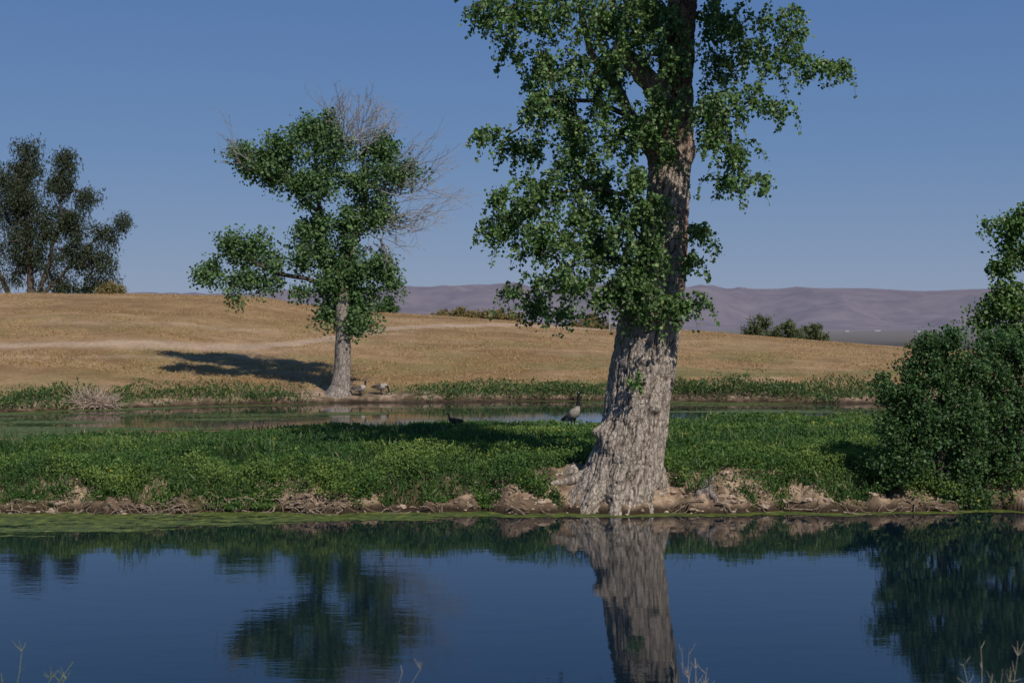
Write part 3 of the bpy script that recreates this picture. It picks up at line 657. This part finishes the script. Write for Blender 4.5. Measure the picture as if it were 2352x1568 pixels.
sz1 = rg.uniform(.022, .050, len(xx))*np.interp(yy, [22, 40], [1, 1.9])*(.8+.5*hN)
ptch = fbm(xx*.55, yy*.8, 0, 207, 4)
rn1 = np.clip(rg.random(len(xx))*.4+1.6*(ptch-.26)+.5*(hh/.3-.4), 0, .93)
rn1 = np.where(rg.random(len(xx)) < .015*(ptch > .5)+.004, 1., rn1)
Cm, Sm, Rm = [], [], []
mounds = [(20, 1110, .55, .45), (100, 1095, .6, .5), (200, 1095, .3, .3), (285, 1085, .45, .5), (310, 1120, .4, .35), (390, 1095, .5, .4), (450, 1110, .55, .42), (520, 1115, .5, .4), (590, 1095, .5, .4), (650, 1085, .5, .5), (715, 1100, .5, .5), (740, 1130, .25, .25), (860, 1115, .35, .25),
        (800, 1080, .35, .3), (940, 1085, .35, .45), (1010, 1080, .45, .5), (1070, 1100, .35, .35), (1110, 1135, .2, .2), (1215, 1140, .24, .24), (1170, 1070, .4, .35), (1270, 1040, .35, .3), (1562, 1120, .2, .55), (1560, 1060, .22, .55), (1680, 1055, .4, .25), (1640, 1035, .4, .3), (1790, 1105, .35, .3), (1750, 1050, .4, .35), (1850, 1080, .4, .35),
        (1930, 1095, .3, .3), (1990, 1110, .35, .4), (2040, 1100, .4, .45), (1900, 1130, .18, .15), (890, 1140, .16, .14), (40, 1150, .35, .22), (140, 1145, .25, .2), (480, 1147, .35, .24), (1000, 1143, .2, .16), (380, 1150, .3, .2), (600, 1148, .3, .2), (260, 1145, .3, .22), (540, 1140, .4, .3), (690, 1140, .3, .25), (430, 1135, .4, .3), (820, 1140, .2, .16), (1800, 1145, .18, .12), (1960, 1145, .25, .15)]
for k in range(60):
    mounds.append((rg.uniform(0, 2050), rg.uniform(1115, 1160), rg.uniform(.06, .2), rg.uniform(.05, .16)))
for (x, y, r_, hgt) in mounds:
    if 1290 < x < 1545 or (1590 < x < 1700 and y > 1100): continue
    Dm = 22.72+(1140-y)*.010; cx = (x-1176)*Dm/3267; m_ = int(2900*r_**1.15)
    d = rg.normal(size=(m_, 3)); d /= np.linalg.norm(d, axis=1)[:, None]; d[:, 2] = np.abs(d[:, 2])
    rr0 = rg.random(m_)**.5*(.35+1.3*vn(d[:, 0]*3+x, d[:, 1]*3, d[:, 2]*3, 9))
    px_ = cx+d[:, 0]*rr0*r_*1.15; py_ = Dm+d[:, 1]*rr0*r_*.8
    g0 = GZ(px_, py_); Cm.append(np.stack([px_, py_, np.maximum(g0, .05)+d[:, 2]*rr0*hgt*rg.uniform(.7, 1.0)], 1))
    Sm.append(rg.uniform(.020, .044, m_)*rg.uniform(.8, 1.25)); Rm.append(np.clip(rg.random(m_)*.5+rg.uniform(-.15, .4)*np.ones(m_)+.3*(rr0-.5), 0, .93))
C = np.concatenate([C1]+Cm); sz = np.concatenate([sz1]+Sm); rn = np.concatenate([rn1]+Rm)
gc = addleaves("ground_cover", C, sz, M_cover, rn, bias=(0, -.2, .7), nb=(.2, -.6, .8), rg=rg, width=.36)
gc["kind"] = "stuff"; gc["label"] = "low dense green leafy plants covering the islet"; gc["category"] = "plants"
n = 24000
yy = 22.5+(rg.random(n)**1.8)*15; xx = rg.uniform(-1, 1, n)*(yy*.37+.6); f = yy-Fx(xx)
hN = fbm(xx*.8, yy*.8, 0, 301, 3)
keep = (hN > .45) & (Bx(xx)-yy > .3) & (f > .2) & (np.abs(xx-1.6) > 1.)
C = np.stack([xx, yy, GZ(xx, yy)+.06], 1)[keep]
gs = addleaves("grass_stems", C, rg.uniform(.10, .28, len(C)), M_reed, rg.random(len(C))*.9+.1*(rg.random(len(C)) < .2), bias=(0, 0, 1.6), nb=(0, -.6, .3), rg=rg, width=.045, wide=.4)
gs["kind"] = "stuff"; gs["label"] = "thin upright grass stems rising from leafy plants"; gs["category"] = "grass"
# far bank weeds
n = 60000
xx = rg.uniform(-24, 24, n); tt = rg.random(n)**1.1*2.6-.02
hN = fbm(xx*.45, tt*.6, 0, 221, 4); hM = fbm(xx*2.2, tt*2, 0, 223, 3)
lush = np.interp(xx, [-24, -18, -15.5, -14.5, -13.6, -12, -8, -6.6, -5, 0, 5, 7, 8.5, 12, 14, 15.5, 20, 24], [.8, .95, .9, .3, .9, .6, .5, .2, .3, .5, .75, 1., 1.35, 1.0, .6, .5, .7, .6])
keep = rg.random(n) < sst(.20, .46, hN*lush+.08)*np.where(tt > 1.5, .4, 1)*sst(-.05, .5, tt+hM-.35)
xx, tt, hN, lush, hM = xx[keep], tt[keep], hN[keep], lush[keep], hM[keep]
yy = W2(xx)+tt
C = np.stack([xx, yy, GZ(xx, yy)+rg.random(len(xx))**.8*(.03+.66*sst(.3, .8, hN)*lush*(.3+1.3*hM))], 1)
rd_o = addleaves("bank_weeds", C, rg.uniform(.07, .17, len(xx)), M_reed, None, bias=(0, 0, .9), nb=(.2, -.5, .6), rg=rg, width=.2, wide=.5)
rd_o["kind"] = "stuff"; rd_o["label"] = "strip of green weeds along the far pond bank"; rd_o["category"] = "plants"
# dry grass
n = 95000
yy = 55+rg.random(n)**1.3*47; xx = rg.uniform(-1, 1, n)*yy*.39
tt = yy-W2(xx); hN = fbm(xx*.5, yy*.5, 0, 231, 4)
ty2 = np.interp(xx, [-60, -30, -21, -17, -12, -9, -7, 0, 6, 12], [56, 58, 60.3, 61.8, 65.5, 72, 79, 91, 97, 101])
keep = (tt > 1.4) & (rg.random(n) < sst(.3, .6, hN)) & ((np.abs(yy-ty2) > 1.7) | (xx > 9))
xx, yy, hN = xx[keep], yy[keep], hN[keep]
C = np.stack([xx, yy, GZ(xx, yy)], 1)
dg = addleaves("dry_grass", C, rg.uniform(.04, .09, len(xx))*(.6+hN), M_straw, rg.random(len(xx)), bias=(0, 0, .8), nb=(.3, -.9, .7), rg=rg, width=.28, wide=.3)
dg["kind"] = "stuff"; dg["label"] = "short straw coloured dry grass tufts on the slope"; dg["category"] = "grass"

# ---------------------------------------------------------------- bank clods and exposed roots
def blob(c, r_, seed, n=8):
    u = np.linspace(0, np.pi, n); v_ = np.linspace(0, 2*np.pi, n+2, endpoint=False); U, V_ = np.meshgrid(u, v_, indexing='ij')
    d = np.stack([np.sin(U)*np.cos(V_), np.sin(U)*np.sin(V_), np.cos(U)], -1).reshape(-1, 3)
    k = .4+1.2*vn(d[:, 0]*1.9+seed, d[:, 1]*1.9, d[:, 2]*1.9, 5)
    P = np.array(c)+d*k[:, None]*np.array(r_)
    m_ = n+2; i = np.arange(n-1)[:, None]*m_; j = np.arange(m_)[None]; j2 = (j+1) % m_
    return P, np.stack([i+j, i+m_+j, i+m_+j2, i+j2], -1).reshape(-1, 4)
bl = []
for k in range(950):
    x = rg.uniform(-8.6, 8.6) if k % 4 else rg.normal()*.8+(3.4 if k % 8 else .9); f0 = abs(rg.normal())*.4-.03; y = float(Fx(x))+f0; r_ = rg.uniform(.006, .022)*(2.6 if rg.random() < .07 else 1)
    bl.append(blob((x, y, float(GZ(x, y))+r_*.1), (r_*1.5, r_, r_*.7), k*3.7))
V, Q = cat(bl)
cl = mk("dirt_clods", V, Q, M_clod, None, False); cl["kind"] = "stuff"; cl["label"] = "pinkish dirt clods and pebbles along the eroded bank"; cl["category"] = "rocks"
rt = []
for k in range(260):
    x = rg.uniform(-8.6, 7.5) if k % 3 else rg.uniform(-6.2, -2.6)
    if .6 < x < 2.7: continue
    f0 = rg.uniform(-.04, .16); y = float(Fx(x))+f0; ln = rg.uniform(.08, .5); a_ = rg.uniform(0, 2*np.pi); sl = rg.uniform(-.35, .1)
    z0 = max(.03, float(GZ(x, y)))+rg.uniform(.0, .08); pts = []
    for q in np.linspace(0, 1, 6):
        px_ = x+math.cos(a_)*ln*q+.03*math.sin(q*7+k); py_ = y+math.sin(a_)*ln*q*.3-.05
        zz0 = max(.005, float(GZ(px_, py_))+.01+.02*math.sin(q*5+k)); pts.append((px_, py_, max(zz0, z0+sl*q*.5) if q < .6 else zz0))
    r_ = rg.uniform(.004, .015)*(1.9 if rg.random() < .1 else 1); rt.append(noisy_tube(pts, np.linspace(r_, r_*.35, 6), 6, .6, k))
V, Q = cat(rt)
ro = mk("exposed_roots", V, Q, M_root, None, True); ro["kind"] = "stuff"; ro["label"] = "tangled dry exposed roots and sticks along the muddy bank"; ro["category"] = "roots"

# weathered stump
sx, sy = (1625-1176)*22.6/3267, 22.6; sz_ = float(GZ(sx, sy))
e2 = empty("tree_stump", (sx, sy, sz_), "weathered grey gnarled stump on the dirt bank", "stump")
pp = [noisy_tube([(0, 0, -.25), (0, 0, 0), (.02, 0, .08), (-.02, 0, .15), (-.03, 0, .18)], [.15, .13, .10, .06, .02], 22, 1.6, 301, freq=11),
      noisy_tube([(.0, 0, .06), (.08, -.02, .16), (.14, -.02, .22)], [.05, .035, .02], 12, 1.4, 302, freq=12),
      noisy_tube([(0, -.05, .03), (-.14, -.1, -.03), (-.24, -.12, -.2)], [.055, .045, .03], 12, 1.2, 303, freq=12),
      noisy_tube([(0, -.05, .0), (.1, -.18, -.1), (.16, -.24, -.25)], [.055, .045, .03], 12, 1.2, 304, freq=12)]
V, Q = cat(pp)
M_stump = barkmat("stump_wood", (.36, .31, .27), (.07, .055, .05), 14, .5, .8, .02)
mk("stump", V, Q, M_stump, None, True, parent=e2)

# dry brush pile on far bank
x0 = (213-1176)*49/3267; y0 = float(W2(x0))+.2; z0 = float(GZ(x0, y0)); pp = []
for k in range(260):
    a_ = rg.uniform(0, 2*np.pi); el = rg.uniform(.05, 1.2); ln = rg.uniform(.6, 1.1); st0 = np.array([rg.normal()*.28, rg.normal()*.12, 0])
    d = np.array([math.cos(a_)*math.cos(el), math.sin(a_)*math.cos(el), math.sin(el)])
    P = [st0+d*ln*q+np.array([0, 0, -.35*q*q*ln*math.cos(el)])+rg.normal(size=3)*.02 for q in np.linspace(0, 1, 6)]
    pp.append(tube(P, np.linspace(.014, .006, 6), 4))
V, Q = cat(pp)
db = mk("dead_shrub", V, Q, barkmat("dead_shrub_wood", (.50, .39, .32), (.36, .27, .21), 8, .5, .2, .01), None, True, loc=(x0, y0, z0))
db["label"] = "tangled dead shrub of dry pinkish stems at the far bank"; db["category"] = "shrub"

# foreground dry weeds
def weed(x, y, hgt, n, seed, mat, label, lean=(0, 0)):
    rg = np.random.default_rng(seed); z = float(GZ(x, y)); pp = []
    for k in range(n):
        a_ = rg.uniform(0, 6.28); sp = rg.uniform(.05, .25); hh = hgt*rg.uniform(.75, 1.05)
        P = [np.array([math.cos(a_)*sp*q*hh+lean[0]*q*q, math.sin(a_)*sp*q*hh+lean[1]*q*q, hh*q])+rg.normal(size=3)*.006 for q in np.linspace(0, 1, 8)]
        pp.append(tube(P, np.linspace(.0035, .0014, 8), 5))
        for m_ in range(9):
            i0 = rg.integers(4, 8); s_ = P[i0]; d = rg.normal(size=3)*.45+np.array([0, 0, .8]); d /= np.linalg.norm(d); l_ = rg.uniform(.04, .10)*hgt
            pp.append(tube([s_, s_+d*l_*.5, s_+d*l_+np.array([0, 0, .01])], [.002, .0015, .001], 4))
    V, Q = cat(pp); ob = mk("dry_weed", V, Q, mat, None, True, loc=(x, y, z)); ob["label"] = label; ob["category"] = "plant"; ob["group"] = "dry weeds on the near bank"
M_w1 = plain("dry_stalk", (.32, .28, .22), .8, .2, 20.); M_w2 = plain("green_stalk", (.22, .26, .10), .8, .2, 20.)
weed(1.17, 9.0, .84, 9, 1, M_w1, "pale dry branching weed at the water's edge")
weed(-3.15, 9.0, .80, 3, 2, M_w2, "thin yellow green weed stalk leaning over water", (.35, 0))
weed(-3.25, 9.0, .88, 3, 3, M_w2, "thin yellow green weed stalk leaning over water", (.05, 0))
weed(-.85, 9.0, .76, 2, 4, M_w1, "pale dry branching weed at the water's edge", (.15, 0))
weed(3.0, 9.0, .86, 7, 5, M_w1, "tall pale dry weed clump at the water's edge")
weed(3.12, 8.8, 1.05, 5, 6, M_w1, "tall pale dry weed clump at the water's edge", (.12, 0))

# ---------------------------------------------------------------- geese
M_bird = plain("feathers", (1, 1, 1), .75, .15, 25., usecol=True)
def goose(x, y, rot, pose, label, scale=1., kind="goose", z=None):
    z = float(GZ(x, y)) if z is None else z
    if pose == 'up': body = [(-.34, .20, .012), (-.29, .215, .033), (-.22, .26, .07), (-.12, .32, .112), (0, .38, .13), (.08, .45, .118), (.13, .51, .09)]
    else: body = [(-.46, .33, .012), (-.40, .335, .035), (-.30, .345, .075), (-.16, .35, .125), (0, .355, .15), (.12, .38, .145), (.19, .43, .11)]
    if pose == 'up': neck = [(.155, .58, .060), (.17, .65, .044), (.175, .74, .036), (.18, .84, .034), (.19, .92, .037), (.215, .965, .045), (.26, .965, .038), (.295, .955, .022), (.345, .945, .012), (.36, .943, .004)]
    elif pose == 'short': neck = [(.23, .48, .075), (.26, .54, .05), (.26, .61, .038), (.27, .66, .04), (.31, .69, .044), (.355, .685, .036), (.39, .675, .02), (.44, .665, .01), (.45, .663, .004)]
    else: neck = [(.25, .42, .075), (.31, .37, .05), (.35, .29, .036), (.37, .20, .034), (.39, .12, .038), (.43, .08, .042), (.465, .055, .032), (.49, .04, .02), (.53, .02, .01), (.54, .015, .004)]
    A = np.array(body+neck); nb0 = len(body)
    t = np.arange(len(A)); tt = np.linspace(0, len(A)-1, 90)
    Pn = np.stack([np.interp(tt, t, A[:, 0]), np.zeros(90), np.interp(tt, t, A[:, 1])], 1); r = np.interp(tt, t, A[:, 2])
    for _ in range(3):
        Pn[1:-1] = (Pn[:-2]+2*Pn[1:-1]+Pn[2:])/4; r[1:-1] = (r[:-2]+2*r[1:-1]+r[2:])/4
    V, Q = tube(Pn, r, 20)
    C_ = np.repeat(Pn, 20, axis=0); d = V-C_; T_ = np.repeat(tt, 20)
    bodym = (T_ < nb0)[:, None]; d = np.where(bodym, d*np.array([1, 1.08, 1.0]), d); V = C_+d
    brown = np.array([.11, .085, .065]); pale = np.array([.34, .30, .26]); black = np.array([.012, .011, .011]); white = np.array([.6, .58, .54])
    if kind != "goose": brown = pale = np.array([.03, .03, .032]); white = np.array([.03, .03, .03])
    c = np.tile(brown, (len(V), 1)); low = d[:, 2] < -.25*np.abs(np.repeat(r, 20))
    c[low] = pale*.8; c[(T_ > 4.4) & (T_ < 7.4)] = pale; c[T_ < 1.6] = black; c[(T_ < 3) & low] = white
    c[T_ > 7.4] = black
    hd = (T_ > 11.4) & (T_ < 12.6) & (d[:, 2] < .012)
    if kind == "goose": c[hd] = white
    for sy_ in (-.06, .06):
        lv, lq = tube([(-.0, sy_, .27), (.0, sy_, .18), (.01, sy_, .09), (.0, sy_, .015), (.05, sy_, .008), (.09, sy_, .006)], [.04, .018, .011, .012, .022, .008], 8)
        Q = np.concatenate([Q, lq+len(V)]); V = np.concatenate([V, lv]); c = np.concatenate([c, np.tile(black*1.5, (len(lv), 1))])
    e = empty(kind, (x, y, z), label, "bird", "waterfowl around the pond" if kind == "goose" else None)
    e.rotation_euler = (0, 0, rot); e.scale = (scale,)*3
    mk("body", V, Q, M_bird, None, True, parent=e, cattr=c)
    for s_ in (-1, 1):
        u = np.linspace(0, 1, 14); w_ = np.linspace(-1, 1, 9); U, W = np.meshgrid(u, w_, indexing='ij')
        up_ = pose == 'up'
        xw = (.16-.58*U) if not up_ else (.08-.44*U); wd_ = (.085 if not up_ else .07)*np.sin(np.pi*np.clip(U*.9+.08, 0, 1))**.6
        zw = (.395 if not up_ else .44)+W*wd_-(.02 if not up_ else .21)*U; yw = s_*((.10 if not up_ else .075)+.075*np.sqrt(np.clip(1-W**2, 0, 1))*np.sin(np.pi*np.clip(U*.85+.1, 0, 1))**.7)*(1-.35*U)
        V = np.stack([xw, yw, zw], -1).reshape(-1, 3); i = np.arange(13)[:, None]*9+np.arange(8)[None]
        Q = np.stack([i, i+1, i+10, i+9], -1).reshape(-1, 4)
        st2 = (.75+.5*((U*9) % 1 > .7)).reshape(-1, 1); mk("wing", V, Q, M_bird, None, True, parent=e, cattr=brown*.9*st2)
goose(1.44, 33.6, R(-42), 'up', "brown Canada goose with black neck standing alert in green plants", .93)
gx = (828-1176)*54.0/3267; goose(gx, 53.75, R(20), 'short', "brown goose with pale breast standing on the far bank", .8)
gx = (876-1176)*54.2/3267; goose(gx, 54.0, R(-15), 'graze', "brown goose grazing with head lowered on the far bank", .85)
goose((1043-1176)*33.6/3267, 33.8, R(170), 'short', "small dark duck at the edge of green plants", .5, "duck", z=float(GZ(-1.37, 33.8))+.05)

# ---------------------------------------------------------------- metal gate on the crest
M_metal = plain("galvanised_metal", (.5, .52, .55), .45, .1, 4., .6)
Dg = 97.; gx = (1412-1176)*Dg/3267; gz0 = float(GZ(gx, Dg))
e3 = empty("metal_gate", (gx, Dg, gz0), "small galvanised metal gate frame on the grassy crest", "gate")
for px_ in (-.35, .4):
    V, Q = tube([(px_, 0, -.1), (px_, 0, 1.0), (px_+.03, 0, 1.65)], [.035]*3, 8); mk("post", V, Q, M_metal, None, True, parent=e3)
for z_ in (.5, 1.6):
    V, Q = tube([(-.34, 0.01, z_), (0, .01, z_), (.42, 0.01, z_)], [.025]*3, 8); mk("rail", V, Q, M_metal, None, True, parent=e3)
V, Q = tube([(-.33, -.02, .52), (0, -.02, 1.0), (.4, -.02, 1.58)], [.02]*3, 8); mk("brace", V, Q, M_metal, None, True, parent=e3)

# distant sheds in the valley
M_white = plain("white_paint", (.32, .32, .34), .6, .1, .1)
for (x, y, l_) in [(1945, 6400, 9), (2110, 6200, 7), (2015, 6800, 14)]:
    X0 = (x-1176)*y/3267; z = float(GZ(X0, y)); w_, h_ = 7, 3
    V = [(-l_, -w_, -1), (l_, -w_, -1), (l_, w_, -1), (-l_, w_, -1), (-l_, -w_, h_), (l_, -w_, h_), (l_, w_, h_), (-l_, w_, h_), (-l_, 0, h_+3), (l_, 0, h_+3)]
    ob = mk("shed", V, [[0, 1, 5, 4], [1, 2, 6, 5], [2, 3, 7, 6], [3, 0, 4, 7], [4, 5, 9, 8], [6, 7, 8, 9]], M_white, loc=(X0, y, z))
    ob["label"] = "tiny white farm shed far off on the valley floor"; ob["category"] = "building"; ob["group"] = "sheds on the valley floor"

# ---------------------------------------------------------------- light, sky, camera
EL, AZ = 43, 148   # azimuth clockwise from +Y
wd = bpy.data.worlds.new("World"); scene.world = wd; wd.use_nodes = True; nt = wd.node_tree; nt.nodes.clear()
sk = nt.nodes.new('ShaderNodeTexSky'); sk.sky_type = 'NISHITA'; sk.sun_disc = False; sk.sun_elevation = R(EL); sk.sun_rotation = R(AZ)
sk.air_density = 1.0; sk.dust_density = .3; sk.ozone_density = 2.0; sk.altitude = 700
tc = nt.nodes.new('ShaderNodeTexCoord'); sp = nt.nodes.new('ShaderNodeSeparateXYZ'); nt.links.new(tc.outputs['Generated'], sp.inputs[0])
rp = ramp(nt, [(0, (.245, .305, .45)), (.05, (.185, .268, .44)), (.12, (.125, .225, .43)), (.24, (.078, .172, .395)), (1, (.03, .085, .24))], sp.outputs['Z'])
SB = .08
vm = nt.nodes.new('ShaderNodeVectorMath'); vm.operation = 'SCALE'; vm.inputs['Scale'].default_value = 1/SB; nt.links.new(rp.outputs[0], vm.inputs[0])
mx = nt.nodes.new('ShaderNodeMix'); mx.data_type = 'RGBA'; mx.inputs[0].default_value = .9
nt.links.new(sk.outputs[0], mx.inputs[6]); nt.links.new(vm.outputs[0], mx.inputs[7])
bg = nt.nodes.new('ShaderNodeBackground'); bg.inputs[1].default_value = SB
o = nt.nodes.new('ShaderNodeOutputWorld'); nt.links.new(mx.outputs[2], bg.inputs[0]); nt.links.new(bg.outputs[0], o.inputs[0])
sl = bpy.data.lights.new("sun", 'SUN'); sl.energy = 3.9; sl.angle = R(.5); sl.color = (1, .94, .85)
so = bpy.data.objects.new("sun", sl); COL.objects.link(so)
sd = Vector((math.sin(R(AZ))*math.cos(R(EL)), math.cos(R(AZ))*math.cos(R(EL)), math.sin(R(EL))))
so.rotation_euler = sd.to_track_quat('Z', 'Y').to_euler()
cam = bpy.data.cameras.new("camera"); co = bpy.data.objects.new("camera", cam); COL.objects.link(co)
cam.sensor_width = 36; cam.lens = 50; cam.clip_end = 60000; cam.clip_start = .1
co.location = (0, 0, CZ); co.rotation_euler = (R(90-.77), 0, 0)
cam.dof.use_dof = True; cam.dof.focus_distance = 22.8; cam.dof.aperture_fstop = 3.2
scene.camera = co
scene.view_settings.view_transform = 'Standard'; scene.view_settings.look = 'None'; scene.view_settings.exposure = 0
